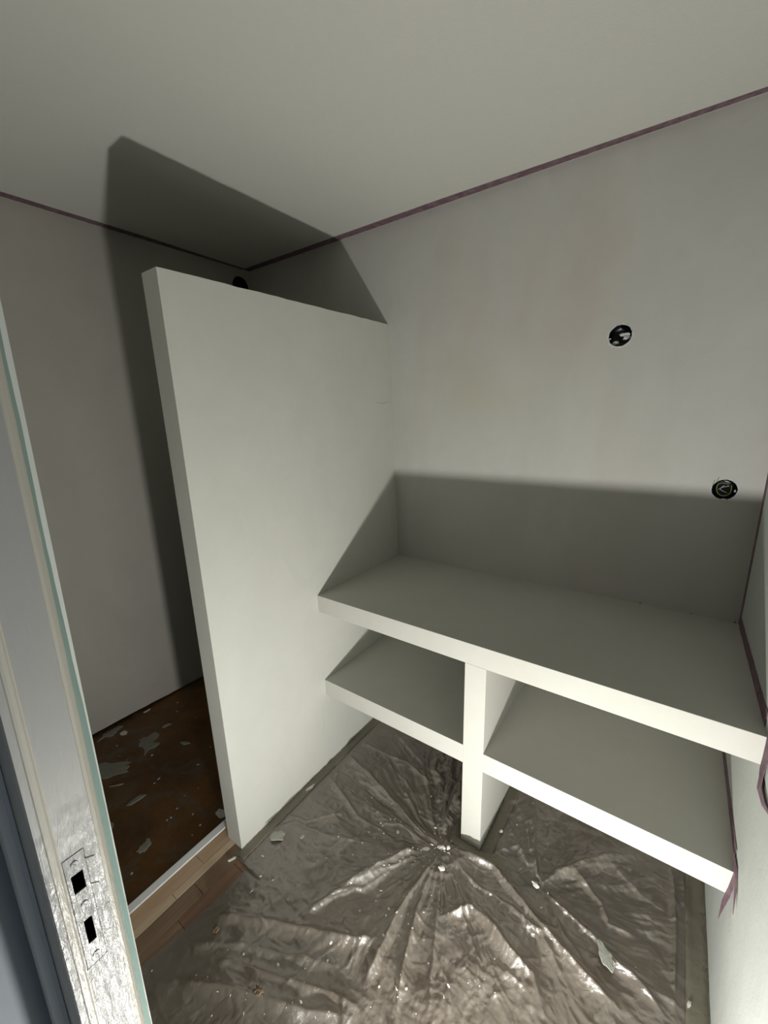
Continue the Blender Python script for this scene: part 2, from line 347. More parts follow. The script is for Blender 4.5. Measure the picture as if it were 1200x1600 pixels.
# ------------------------------------------------------------------ built-in plastered shelving
shelving = tag(empty('built_in_shelving', (DX, -D, 0)), 'pale plastered built-in shelving with two levels and an upright, against the back wall', 'shelf')
def shelf_part(name, xl, xr, z0, z1, y0=-D):
    bm = bmesh.new(); o = Vector((DX, -D, 0))
    g = lambda f, y, z: (f(y, z) if callable(f) else f)
    c = [(g(xl, y0, z0), y0, z0), (g(xr, y0, z0), y0, z0), (g(xr, 0, z0), -.0003, z0), (g(xl, 0, z0), -.0003, z0),
         (g(xl, y0, z1), y0, z1), (g(xr, y0, z1), y0, z1), (g(xr, 0, z1), -.0003, z1), (g(xl, 0, z1), -.0003, z1)]
    hexa(bm, [tuple(Vector(p)-o) for p in c])
    ed = [e for e in bm.edges if all(abs(v.co.y) < .001 for v in e.verts)]
    bmesh.ops.bevel(bm, geom=ed, offset=.0012, segments=2, affect='EDGES', profile=.5)
    return bmobj(name, bm, M['shelf'], shelving)
for (px_, r_) in ((1.134, .0035), (1.299, .0025), (1.425, .004)):      # dark nicks in the joint behind the top shelf
    nk = bmesh.new(); bmesh.ops.create_icosphere(nk, subdivisions=1, radius=r_, matrix=Matrix.Translation((px_-DX, D-.0012, S+.002))); bmobj('joint_nick', nk, M['clump'], shelving)
XRe = lambda y, z: XR(y, z)-.0003
XPe = lambda y, z: XP(y, z)+.0003
shelf_part('top_shelf', XPe, XRe, S-s1, S)
shelf_part('lower_shelf', XPe, DX, S2-s2, S2); shelf_part('lower_shelf', DX+DT, XRe, S2-s2, S2)
shelf_part('divider', DX, DX+DT, .0, S-s1)

# ------------------------------------------------------------------ dust sheet with its wrinkles
RIDGES = [
 ([(0.639, -0.778), (0.628, -0.931), (0.624, -1.023), (0.633, -1.107), (0.637, -1.168), (0.635, -1.212)],0.014,0.012),
 ([(0.648, -0.818), (0.655, -0.912), (0.68, -1.004), (0.709, -1.117), (0.747, -1.218)],0.01,0.008),
 ([(0.655, -0.773), (0.699, -0.881), (0.749, -0.996), (0.78, -1.084), (0.819, -1.168)],0.008,0.006),
 ([(0.57, -0.79), (0.494, -0.912), (0.439, -1.027), (0.395, -1.14), (0.366, -1.214)],0.022,0.012),
 ([(0.099, -1.368), (0.253, -1.289), (0.41, -1.214), (0.563, -1.146), (0.626, -1.098)],0.02,0.012),
 ([(0.116, -1.45), (0.254, -1.363), (0.409, -1.292), (0.55, -1.22)],0.018,0.007),
 ([(0.683, -0.726), (0.824, -0.708), (0.977, -0.776), (1.058, -0.805), (1.155, -0.837), (1.259, -0.857)],0.014,0.014),
 ([(0.669, -0.749), (0.789, -0.795), (0.921, -0.793), (1.016, -0.809), (1.134, -0.9)],0.012,0.009),
 ([(0.742, -0.94), (0.807, -0.862), (0.866, -0.874), (0.938, -0.902), (1.018, -0.917), (1.073, -0.989)],0.014,0.014),
 ([(0.97, -0.676), (1.014, -0.601), (1.097, -0.492), (1.242, -0.337)],0.02,0.012),
 ([(0.964, -0.672), (0.929, -0.569), (0.886, -0.418), (0.846, -0.305)],0.008,0.008),
 ([(0.978, -0.67), (0.908, -0.555), (0.859, -0.437)],0.007,0.006),
 ([(0.971, -0.68), (1.077, -0.705), (1.154, -0.722), (1.209, -0.748), (1.25, -0.754), (1.29, -0.775), (1.335, -0.804)],0.012,0.01),
 ([(1.066, -0.552), (1.155, -0.608), (1.18, -0.655), (1.281, -0.633)],0.012,0.008),
 ([(1.339, -0.35), (1.346, -0.538), (1.349, -0.794)],0.008,0.007),
 ([(1.371, -0.352), (1.383, -0.571), (1.397, -0.76)],0.007,0.007),
 ([(0.165, -1.517), (0.399, -1.402), (0.545, -1.346), (0.667, -1.275)],0.02,0.01),
 ([(0.217, -1.426), (0.396, -1.354), (0.577, -1.277), (0.674, -1.255)],0.015,0.008),
 ([(0.047, -0.602), (0.321, -0.667), (0.556, -0.741)],0.012,0.007),
 ([(0.047, -0.503), (0.341, -0.49), (0.503, -0.541)],0.01,0.006),
 ([(0.046, -0.736), (0.303, -0.821), (0.488, -0.818)],0.01,0.006),
 ([(0.578, -0.431), (0.593, -0.587), (0.622, -0.71)],0.012,0.01),
 ([(0.002, -1.094), (0.108, -0.989), (0.278, -0.949), (0.462, -0.865)],0.012,0.006),
 ([(0.022, -0.981), (0.15, -0.96), (0.285, -0.799)],0.009,0.005),
 ([(0.183, -0.359), (0.39, -0.456), (0.534, -0.481)],0.01,0.005),
 ([(0.633, -0.732), (0.502, -0.748), (0.362, -0.813)],0.012,0.005),
 ([(0.804, -0.656), (0.873, -0.579), (0.964, -0.672)],0.012,0.008),
 ([(0.991, -0.677), (1.044, -0.729), (1.076, -0.786)],0.008,0.007),
 ([(0.674, -0.76), (0.785, -0.889), (0.873, -0.966), (0.933, -1.087)],0.007,0.006),
 ([(1.173, -0.452), (1.254, -0.494), (1.325, -0.511)],0.012,0.005),
 ([(0.96, -0.263), (1.157, -0.324), (1.319, -0.324)],0.012,0.004),
]
def hashn(ix, iy, s): 
    v_ = np.sin(ix*127.1+iy*311.7+s*74.7)*43758.5453; return v_-np.floor(v_)
def vnoise(x, y, s):
    ix, iy = np.floor(x), np.floor(y); fx, fy = x-ix, y-iy; fx = fx*fx*(3-2*fx); fy = fy*fy*(3-2*fy)
    return (hashn(ix, iy, s)*(1-fx)+hashn(ix+1, iy, s)*fx)*(1-fy)+(hashn(ix, iy+1, s)*(1-fx)+hashn(ix+1, iy+1, s)*fx)*fy
def fbm(x, y, s, o=3):
    t = 0
    for k in range(o): t = t+vnoise(x*2**k, y*2**k, s+k)*.5**k
    return t/(2-.5**(o-1))
def ridged(x, y, s, o=3):
    t = 0
    for k in range(o): t = t+(1-np.abs(2*vnoise(x*2**k, y*2**k, s+k)-1))**2*.5**k
    return t/(2-.5**(o-1))
def sheet_h(X, Y):
    wx = (fbm(X*9, Y*9, 3)-.5)*.05; wy = (fbm(X*9, Y*9, 9)-.5)*.05
    h = np.zeros_like(X)
    for pts, wd, ht in RIDGES:
        best = np.full_like(X, 9.0); tt = np.zeros_like(X); n_ = len(pts)-1
        for i in range(n_):
            ax, ay = pts[i]; bx, by = pts[i+1]; dx, dy = bx-ax, by-ay; l2 = dx*dx+dy*dy
            t = np.clip(((X+wx*.25-ax)*dx+(Y+wy*.25-ay)*dy)/l2, 0, 1)
            d = np.hypot(X+wx*.25-ax-t*dx, Y+wy*.25-ay-t*dy); mk = d < best
            best = np.where(mk, d, best); tt = np.where(mk, (i+t)/n_, tt)
        taper = np.clip(tt/.08, .35, 1)*np.clip((1-tt)/.2, 0, 1)
        h = h+1.35*ht*taper*np.exp(-(best/wd)**1.1)
    # folds running out from where the sheet is pinched at the upright's foot and beside it
    for (sx, sy), A, kf in (((.637, -.749), .0105, 6.5), ((.967, -.68), .0055, 7.0)):
        r = np.hypot(X-sx, Y-sy); th = np.arctan2(Y-sy, X-sx)
        f = ridged(th*kf+wx*20, r*1.5+3+wy*8, 21+kf, 3)
        h = h+A*f*np.clip(r/.12, 0, 1)*np.exp(-((r-.25)/.38)**2)
    h = h+.0095*ridged(X*5+wx*12, Y*10+wy*12, 40, 4)*(.4+.9*fbm(X*3, Y*3, 77))
    h = h+.0040*ridged(X*28+wx*40, Y*32+wy*40, 61, 3)*np.clip(fbm(X*5, Y*5, 50)*3-.9, .1, 1)
    rr_ = random.Random(404)
    for i in range(230):
        cx_, cy_ = rr_.uniform(.08, 1.38), rr_.uniform(-1.72, -.05)
        r_ = math.hypot(cx_-.637, cy_+.749)
        if rr_.random() < .6 and r_ < .75: an = math.atan2(cy_+.749, cx_-.637)+rr_.gauss(0, .35)
        elif cx_ < .55 and cy_ < -1.1: an = rr_.gauss(.15, .4)
        else: an = rr_.uniform(0, 3.14)
        ln = rr_.uniform(.03, .11); wd = rr_.uniform(.003, .0065); ht = rr_.uniform(.0012, .0042)*rr_.choice((1, 1, -.6)); bend = rr_.uniform(-.25, .25)
        m_ = (np.abs(X-cx_) < ln+.03) & (np.abs(Y-cy_) < ln+.03)
        if not m_.any(): continue
        dx_, dy_ = X[m_]+wx[m_]*.3-cx_, Y[m_]+wy[m_]*.3-cy_
        u_ = dx_*math.cos(an)+dy_*math.sin(an); v_ = -dx_*math.sin(an)+dy_*math.cos(an)+bend*(dx_*dx_+dy_*dy_)/ln
        h[m_] += ht*np.exp(-(np.abs(v_)/wd)**1.1)*np.clip(1-(u_/ln)**2, 0, 1)
    flat = np.clip((X-.075)/.10, 0, 1)*np.clip((1.40-X)/.05, .12, 1)
    flat = np.where(Y > -1.2, np.clip((X-.02)/.09, .05, 1)*np.clip((1.40-X)/.05, .12, 1), np.maximum(flat, .06))
    # held down tight round the upright
    ddx = np.maximum(np.maximum(DX-X, X-DX-DT), 0); ddy = np.maximum(-D-Y, 0); dd = np.hypot(ddx, ddy)
    flat = flat*np.clip(dd/.06, .08, 1)
    return .0008+1.5*h*flat
step = .0033
X1 = np.arange(.004, 1.434, step); Y1 = np.arange(-1.86, -.002, step)
GX, GY = np.meshgrid(X1, Y1); Z = sheet_h(GX, GY)
nx, ny = len(X1), len(Y1)
edge = .072+.012*np.sin(GY*9)+.01*(fbm(GX*0, GY*14, 5)-.5)
keep = ~((GX > DX-.002) & (GX < DX+DT+.002) & (GY > -D-.002))
keep &= ~((GY < -L-.03) & (GX < edge))
keep &= ~((GY < YF+.0) & (GX < .70))
idx = np.arange(nx*ny).reshape(ny, nx)
q = keep[:-1, :-1] & keep[1:, :-1] & keep[:-1, 1:] & keep[1:, 1:]
faces = np.stack([idx[:-1, :-1][q], idx[:-1, 1:][q], idx[1:, 1:][q], idx[1:, :-1][q]], 1)
used = np.unique(faces); remap = np.full(nx*ny, -1); remap[used] = np.arange(len(used))
V = np.stack([GX.ravel(), GY.ravel(), Z.ravel()], 1)[used]; faces = remap[faces]
me = bpy.data.meshes.new('dust_sheet'); me.vertices.add(len(V)); me.vertices.foreach_set('co', V.ravel())
me.loops.add(faces.size); me.loops.foreach_set('vertex_index', faces.ravel().astype(np.int32))
me.polygons.add(len(faces)); me.polygons.foreach_set('loop_start', np.arange(0, faces.size, 4, dtype=np.int32)); me.polygons.foreach_set('use_smooth', [True]*len(faces))
me.update(calc_edges=True); me.validate()
tag(link('dust_sheet', me, None, [M['sheet']]), 'crumpled see-through plastic dust sheet spread over the brown plank floor', 'sheet')
def zs(x, y):
    fx = min(max((x-X1[0])/step, 0), nx-1.001); fy = min(max((y-Y1[0])/step, 0), ny-1.001); i, j = int(fx), int(fy); fx -= i; fy -= j
    return float((Z[j, i]*(1-fx)+Z[j, i+1]*fx)*(1-fy)+(Z[j+1, i]*(1-fx)+Z[j+1, i+1]*fx)*fy)

# clear tape strips holding the sheet down (wavy edges, laid over it)
def floor_tape(name, a, c, w0, w1, label, mt='ctape', lift=.0022, n=160, jag=.004, seed=1, group=None):
    rr = random.Random(seed); vs, fs = [], []; dx, dy = c[0]-a[0], c[1]-a[1]; l = math.hypot(dx, dy); nx_, ny_ = -dy/l, dx/l
    for i in range(n+1):
        t = i/n; x, y = a[0]+dx*t, a[1]+dy*t; u0 = w0; u1 = w1+rr.uniform(-jag, jag)
        for k in range(5):
            u = u0+(u1-u0)*k/4; px, py = x+nx_*u, y+ny_*u
            vs.append((px, py, max(zs(px, py), .0008)+lift+rr.uniform(0, .0006)))
        
    for i in range(n):
        for k in range(4): p = i*5+k; fs.append((p, p+1, p+6, p+5))
    o = pyd(name, vs, fs, M[mt], smooth=True); md = o.modifiers.new('thickness', 'SOLIDIFY'); md.thickness = .0003; md.offset = 1
    return tag(o, label, 'tape', group)
floor_tape('clear_tape', (.0125, -1.19), (.001, -.01), -.042, -.0006, 'olive clear tape strip along the foot of the stub wall', seed=2)
floor_tape('clear_tape', (DX+DT+.001, -D-.02), (DX+DT+.001, -.01), -.048, -.0006, 'olive clear tape strip on the right side of the shelf upright', seed=3)
floor_tape('clear_tape', (DX-.03, -D-.001), (DX+DT+.11, -D-.001), -.045, -.0006, 'olive clear tape strip in front of the shelf upright', seed=4, n=16)
floor_tape('clear_tape', (DX-.001, -.01), (DX-.001, -D-.01), -.034, -.0006, 'olive clear tape strip on the left side of the shelf upright', seed=6)
floor_tape('clear_tape', (1.4265, -.01), (1.4335, -1.68), -.052, -.0006, 'olive clear tape strip along the foot of the right wall', seed=5)

# ------------------------------------------------------------------ purple masking tape
def strip(name, path, side, w, label, t=.0008, jag=.0012, seed=1, parent=None, per=.03):
    """path: points on the surface; side: direction in the surface; thickness goes along path x side"""
    rr = random.Random(seed); pts = []
    for a, c in zip(path, path[1:]):
        a, c = Vector(a), Vector(c); k = max(1, int((c-a).length/per))
        pts += [a.lerp(c, i/k) for i in range(k)]
    pts.append(Vector(path[-1])); bm = bmesh.new(); rows = []
    sd = Vector(side).normalized()
    for i, p in enumerate(pts):
        d = (pts[min(i+1, len(pts)-1)]-pts[max(i-1, 0)]).normalized(); nrm = d.cross(sd).normalized()
        ww = w(i/(len(pts)-1)) if callable(w) else w
        j = rr.uniform(-jag, jag)*.4; e = p+sd*(ww+rr.uniform(-jag, jag)*.5)
        rows.append([bm.verts.new(p+sd*j), bm.verts.new(e), bm.verts.new(e+nrm*t), bm.verts.new(p+sd*j+nrm*t)])
    for a, c in zip(rows, rows[1:]):
        for k in range(4): bm.faces.new((a[k], a[(k+1) % 4], c[(k+1) % 4], c[k]))
    bm.faces.new(rows[0]); bm.faces.new(rows[-1])
    o = bmobj(name, bm, M['tape'], parent)
    if label: tag(o, label, 'tape')
    return o
e = .0004
# on the ceiling: back and left
strip('masking_tape', [(XR(-.02, 2.5)-.01, -.002, ZC(1.4, 0)-e), (-1.12, -.002, ZC(-1.12, 0)-e)], (0, -1, 0), .048, 'purple masking tape on the ceiling along the back wall', seed=1)
strip('masking_tape', [(XL(-.05)+.002, -.0505, ZC(-1.12, 0)-e), (XL(-1.69)+.002, -1.69, ZC(-1.12, -1.69)-e)], (1, 0, 0), .046, 'purple masking tape on the ceiling along the left wall', seed=2)
# on the right wall
yv = -.003
corner = strip('masking_tape', [(XR(yv, S+.002)-e, yv, S+.002), (XR(yv, 2.44)-e, yv, 2.44)], (0, -1, 0), .040, 'purple masking tape running up the right wall in the back corner', seed=3)
rp = lambda y, z: (XR(y, z)-e, y, z)
up = strip('masking_tape', [rp(-.045, S+.002), rp(-.62, S+.002)], (0, 0, 1), .040, 'purple masking tape on the right wall along the top shelf', seed=4, jag=.002)
def freestrip(name, c, wd, parent, seed=1):
    rr = random.Random(seed); vs, fs = [], []
    for (x_, y_, z_, wv_) in c:
        vs += [(x_-.0004, y_-wv_/2, z_), (x_-.0004-.003*abs(wv_)/.03, y_+wv_/2, z_+.001)]
    for i in range(len(c)-1): fs.append((2*i, 2*i+1, 2*i+3, 2*i+2))
    o = pyd(name, vs, fs, M['tape'], parent); md = o.modifiers.new('t', 'SOLIDIFY'); md.thickness = .0009; md.offset = 0; return o
def ribbon(name, Lp, Rp, off, parent):
    vs, fs = [], []
    for (a, c, o_) in zip(Lp, Rp, off):
        for y_, z_ in (a, c): vs.append((XR(y_, z_)-o_, y_, z_))
    for i in range(len(Lp)-1): fs.append((2*i, 2*i+1, 2*i+3, 2*i+2))
    o = pyd(name, vs, fs, M['tape'], parent); md = o.modifiers.new('t', 'SOLIDIFY'); md.thickness = .0009; md.offset = 0; return o
ribbon('torn_end', [(-.635, .878), (-.661, .84), (-.672, .78), (-.685, .752), (-.693, .725), (-.750, .728), (-.800, .750)],
       [(-.635, .882), (-.700, .875), (-.712, .81), (-.715, .775), (-.722, .753), (-.770, .752), (-.803, .756)], [.001, .0015, .003, .005, .006, .004, .0015], up)
ribbon('torn_end', [(-.6575, .757), (-.664, .752), (-.6740, .745)], [(-.659, .774), (-.684, .782), (-.6765, .748)], [.0012, .002, .003], up)
low = strip('masking_tape', [rp(-.045, S2+.002), rp(-.62, S2+.002)], (0, 0, 1), .036, 'purple masking tape on the right wall along the lower shelf', seed=5, jag=.002)
freestrip('torn_end', [(XR(-.64, .45)-.001, -.630, .450, .042), (XR(-.66, .42)-.002, -.664, .425, .026), (XR(-.66, .38)-.006, -.668, .372, .026), (XR(-.66, .34)-.014, -.676, .335, .022), (XR(-.66, .30)-.02, -.690, .300, .004)], .03, low)
freestrip('torn_end', [(XR(-.66, .45)-.001, -.655, .452, .020), (XR(-.7, .44)-.003, -.700, .425, .018), (XR(-.7, .42)-.006, -.735, .385, .003)], .03, low)

# ------------------------------------------------------------------ electrical boxes and duct in the walls
def cup(name, c, axis, r, depth, mt, parent=None, n=40):    # open cup, axis points out of the wall
    bm = bmesh.new(); a = Vector(axis); u = a.orthogonal().normalized(); v = a.cross(u); c = Vector(c); rings = []
    for rad, dd in ((r, -.0015), (r, -depth), (r*.5, -depth), (0.002, -depth)):
        rings.append([bm.verts.new(c+a*dd+(u*math.cos(2*math.pi*k/n)+v*math.sin(2*math.pi*k/n))*rad) for k in range(n)])
    for p, q_ in zip(rings, rings[1:]):
        for k in range(n): bm.faces.new((p[k], p[(k+1) % n], q_[(k+1) % n], q_[k]))
    bm.faces.new(rings[-1])
    o = bmobj(name, bm, mt, parent, True)
    return o
def rimring(name, c, axis, r, wd, ht, mt, parent, seed=1, n=64, gap=()):
    rr = random.Random(seed); bm = bmesh.new(); a = Vector(axis); u = a.orthogonal().normalized(); v = a.cross(u); c = Vector(c); rows = []
    for k in range(n):
        t = 2*math.pi*k/n; d = u*math.cos(t)+v*math.sin(t); r0 = r*(.985+rr.uniform(-.03, .01)); r1 = r+wd*rr.uniform(.4, 1.2); h = ht*rr.uniform(.3, 1)
        rows.append([bm.verts.new(c+d*r0-a*.004), bm.verts.new(c+d*r0+a*h), bm.verts.new(c+d*(r0+r1)/2+a*h*.9), bm.verts.new(c+d*r1+a*.0002)])
    for k in range(n):
        p, q_ = rows[k], rows[(k+1) % n]
        for j in range(3): bm.faces.new((p[j], p[j+1], q_[j+1], q_[j]))
    return bmobj(name, bm, mt, parent, True)
def blob(name, c, sc, mt, parent=None, seed=1, jag=.25, sub=2):
    rr = random.Random(seed); bm = bmesh.new(); bmesh.ops.create_icosphere(bm, subdivisions=sub, radius=1)
    for v_ in bm.verts:
        k = 1+rr.uniform(-jag, jag); v_.co = Vector((v_.co.x*sc[0]*k, v_.co.y*sc[1]*k, v_.co.z*sc[2]*k))+Vector(c)
    return bmobj(name, bm, mt, parent)
def tube(name, pts, r, mt, parent=None, res=3):
    cu = bpy.data.curves.new(name, 'CURVE'); cu.dimensions = '3D'; cu.bevel_depth = r; cu.bevel_resolution = res; cu.use_fill_caps = True
    sp = cu.splines.new('NURBS'); sp.points.add(len(pts)-1); sp.use_endpoint_u = True; sp.order_u = 3
    for p, q_ in zip(sp.points, pts): p.co = (*q_, 1)
    o = bpy.data.objects.new(name, cu); dg = bpy.context.evaluated_depsgraph_get(); COL.objects.link(o); dg.update()
    me = bpy.data.meshes.new_from_object(o.evaluated_get(dg)); bpy.data.objects.remove(o); bpy.data.curves.remove(cu); me.materials.clear()
    return link(name, me, parent, [mt])
b1 = tag(empty('junction_box', HOLE1), 'round black electrical box with grey plaster lumps inside, high on the back wall', 'junction box')
z3 = (0, 0, 0)
cup('cup', z3, (0, -1, 0), .0376, .050, M['black'], b1)
rimring('plaster_rim', z3, (0, -1, 0), .0385, .006, .0018, M['rim'], b1, 3)
blob('plaster_lump', (.012, .018, .004), (.017, .012, .006), M['rim'], b1, 4)
blob('plaster_lump', (.020, .020, -.008), (.013, .012, .008), M['rim'], b1, 5)
blob('plaster_lump', (-.016, .020, -.024), (.012, .012, .008), M['rim'], b1, 6)
blob('plaster_lump', (-.034, .004, -.008), (.005, .006, .003), M['rim'], b1, 7)
b2 = tag(empty('junction_box', HOLE2), 'round black electrical box with coiled wires beside the right corner of the back wall', 'junction box')
cup('cup', z3, (0, -1, 0), .0342, .050, M['bluebl'], b2)
rimring('plaster_rim', z3, (0, -1, 0), .0360, .0035, .001, M['rim'], b2, 8)
tube('green_wire', [(.010, .008, .018), (-.004, .003, .023), (-.020, .002, .020), (-.022, .004, .0), (-.015, .003, -.018), (.0, .002, -.024), (.014, .006, -.018), (.020, .010, -.004), (.018, .008, .014)], .0013, M['wire'], b2)
tube('grey_wire', [(.012, .010, .012), (-.004, .012, .008), (-.014, .010, .0), (-.002, .014, -.008), (.010, .016, -.014)], .0012, M['wireg'], b2)
tube('grey_wire', [(-.002, .004, .014), (-.010, .006, .004), (-.016, .01, -.002)], .0008, M['wireg'], b2)
tube('wire_end', [(-.020, -.004, .040), (-.022, -.003, .032), (-.025, .0, .024)], .0007, M['wire'], b2)
tube('wire_end', [(-.030, -.004, .030), (-.033, -.003, .022), (-.034, .0, .014)], .0007, M['wire'], b2)
blob('plaster_lump', (.029, .004, -.003), (.003, .004, .005), M['rim'], b2, 9)
blob('plaster_lump', (.002, .000, -.035), (.010, .004, .003), M['rim'], b2, 10)
b3 = tag(empty('exhaust_duct', HOLE3), 'round dark duct opening in the left wall, half hidden behind the stub wall', 'duct')
cup('duct_sleeve', z3, (1, 0, 0), .0585, .074, M['void'], b3)
rimring('plaster_rim', z3, (1, 0, 0), .060, .006, .0015, M['left'], b3, 9)
# ------------------------------------------------------------------ door frame
door = struct(empty('door_1'))
CC = (1.1997, -1.8466)
def jp(s, x): return (x, CC[1]+s*(CC[0]-x))
rr = random.Random(21); zz = [0]
while zz[-1] < 2.05: zz.append(min(zz[-1]+.02, 2.06))
prof_m = []
rows = []
wander = 0
for z in zz:
    wander = wander*.8+rr.uniform(-.0006, .0006)
    k = min(max((z-1.22)/.25, 0), 1); sw = .2492-.0062*k+wander
    st = .2372+rr.uniform(-.0003, .0003)
    P_ = [jp(.2520, .6395), jp(sw, .6410), jp(st, .6470), jp(.2345, .6535), jp(.2285, .6590), jp(.2225+rr.uniform(-.0004, .0004), .6602), jp(.2205, .6598),
          jp(.1515, .6600), jp(.1490, .6606), jp(.1460, .6634), jp(.1400, .6646), jp(.1350, .6643), jp(.1325, .6634), jp(.1200, .6632), jp(.1165, .6600), jp(.1130, .6540), jp(.1078, .6400),
          (.5995, -1.7860), (.5995, -1.7058)]
    rows.append(P_)
mats_j = [1, 2, 3, 3, 3, 3, 0, 3, 3, 3, 3, 3, 0, 0, 0, 0, 0, 0, 0]   # 0 grey white, 1 white edge, 2 teal, 3 cream
vs, fs, mi = [], [], []
for i, P_ in enumerate(rows):
    for p in P_: vs.append((p[0], p[1], zz[i]))
n = len(rows[0])
for i in range(len(rows)-1):
    for k in range(n): fs.append((i*n+k, i*n+(k+1) % n, (i+1)*n+(k+1) % n, (i+1)*n+k)); mi.append(mats_j[k])
fs.append(tuple(range(n))); mi.append(0); fs.append(tuple((len(rows)-1)*n+k for k in range(n))); mi.append(0)
jamb = pyd('door_jamb', vs, fs, [M['jamb'], M['edgewhite'], M['teal'], M['cream']], door, mi=mi)
def bxbm(*a): return hexa(bmesh.new(), box(*a))
cutA = lambda: [bxbm(.64, .70, -1.7595, -1.7470, 1.033, 1.0605), bxbm(.64, .70, -1.7575, -1.7485, .950, .9880)]
cut(jamb, cutA()+[bxbm(.6589, .69, -1.7648, -1.7417, .9145, 1.0890)])
for (y0, y1, z0, z1) in ((-1.7592, -1.7473, 1.0333, 1.0602), (-1.7572, -1.7488, .9503, .9877)):
    pyd('pocket_shade_liner', [(.6588, y0, z0), (.6588, y1, z0), (.6588, y1, z1), (.6588, y0, z1), (.6402, y0, z0), (.6402, y1, z0), (.6402, y1, z1), (.6402, y0, z1)], [(0, 1, 5, 4), (1, 2, 6, 5), (2, 3, 7, 6), (3, 0, 4, 7), (4, 5, 6, 7)], M['void'], door)  # black liners added to paint the shade inside the bolt holes
bm = bxbm(.6589, .6603, -1.7640, -1.7425, .9155, 1.0880)
bmesh.ops.bevel(bm, geom=[e_ for e_ in bm.edges], offset=.0005, segments=1, affect='EDGES')
plate = bmobj('strike_plate', bm, M['plate'], door); cut(plate, cutA())
for (y0, z0) in ((-1.7535, 1.0755), (-1.7525, 1.0120), (-1.7525, .9285)):
    bm = bmesh.new(); bmesh.ops.create_cone(bm, cap_ends=True, segments=20, radius1=.0042, radius2=.0036, depth=.0012, matrix=Matrix.Translation((.6607, y0, z0)) @ Matrix.Rotation(math.pi/2, 4, 'Y'))
    sc_ = bmobj('screw', bm, M['plate'], plate)
    cut(sc_, [hexa(bmesh.new(), [tuple(Matrix.Translation((.6613, y0, z0)) @ (Matrix.Rotation(.6, 4, 'X') @ Vector(p))) for p in box(-.0005, .001, -.0005, .0005, -.005, .005)])])
# raised old paint outlines beside the plate
for (y0, y1, z0, z1) in ((-1.7425, -1.7330, 1.0665, 1.0715), (-1.7425, -1.7340, 1.0250, 1.0312)):
    bm = hexa(bmesh.new(), [(.6596, y0, z1-.0006), (.6607, y0, z1-.0006), (.6607, y1, z0-.0006), (.6596, y1, z0-.0006), (.6596, y0, z1+.0006), (.6607, y0, z1+.0006), (.6607, y1, z0+.0006), (.6596, y1, z0+.0006)])
    bmobj('paint_ridge', bm, M['plate'], door)
bm = bxbm(1.385, 1.432, YF2, YF, 0, 2.06); soften(bm); bmobj('door_jamb', bm, M['jamb'], door)
bm = bxbm(.6635, 1.3845, YF2, YF, 2.02, 2.0595); soften(bm); bmobj('door_head', bm, M['jamb'], door)
# hall side casing
bm = hexa(bmesh.new(), box(.5575, .6050, -1.7990, -1.7905, 0, 2.12)); hexa(bm, box(.5997, .6070, -1.7905, -1.7865, 0, 2.0))
bmesh.ops.remove_doubles(bm, verts=bm.verts, dist=1e-6)
struct(bmobj('trim_2', bm, M['casing']))

# ------------------------------------------------------------------ plaster splashes on the dark subfloor
def splat(name, pts, mt, z, th, label, cat, group=None, seed=1, jag=.10):
    rr = random.Random(seed); cx = sum(p[0] for p in pts)/len(pts); cy = sum(p[1] for p in pts)/len(pts)
    out = []
    for i in range(len(pts)):                           # Chaikin rounding with a ragged edge
        a, c = Vector(pts[i]), Vector(pts[(i+1) % len(pts)])
        for t in (.2, .5, .8):
            q_ = a.lerp(c, t); d = q_-Vector((cx, cy)); out.append(q_+d*rr.uniform(-jag, jag))
    bm = bmesh.new()
    B = [bm.verts.new((p.x, p.y, z)) for p in out]
    Tp = [bm.verts.new((cx+(p.x-cx)*.93, cy+(p.y-cy)*.93, z+th*rr.uniform(.5, 1))) for p in out]
    c0 = bm.verts.new((cx, cy, z+th*1.1)); n_ = len(out)
    for i in range(n_):
        j = (i+1) % n_; bm.faces.new((B[i], B[j], Tp[j], Tp[i])); bm.faces.new((Tp[i], Tp[j], c0))
    bm.faces.new(B)
    return tag(bmobj(name, bm, mt), label, cat, group)
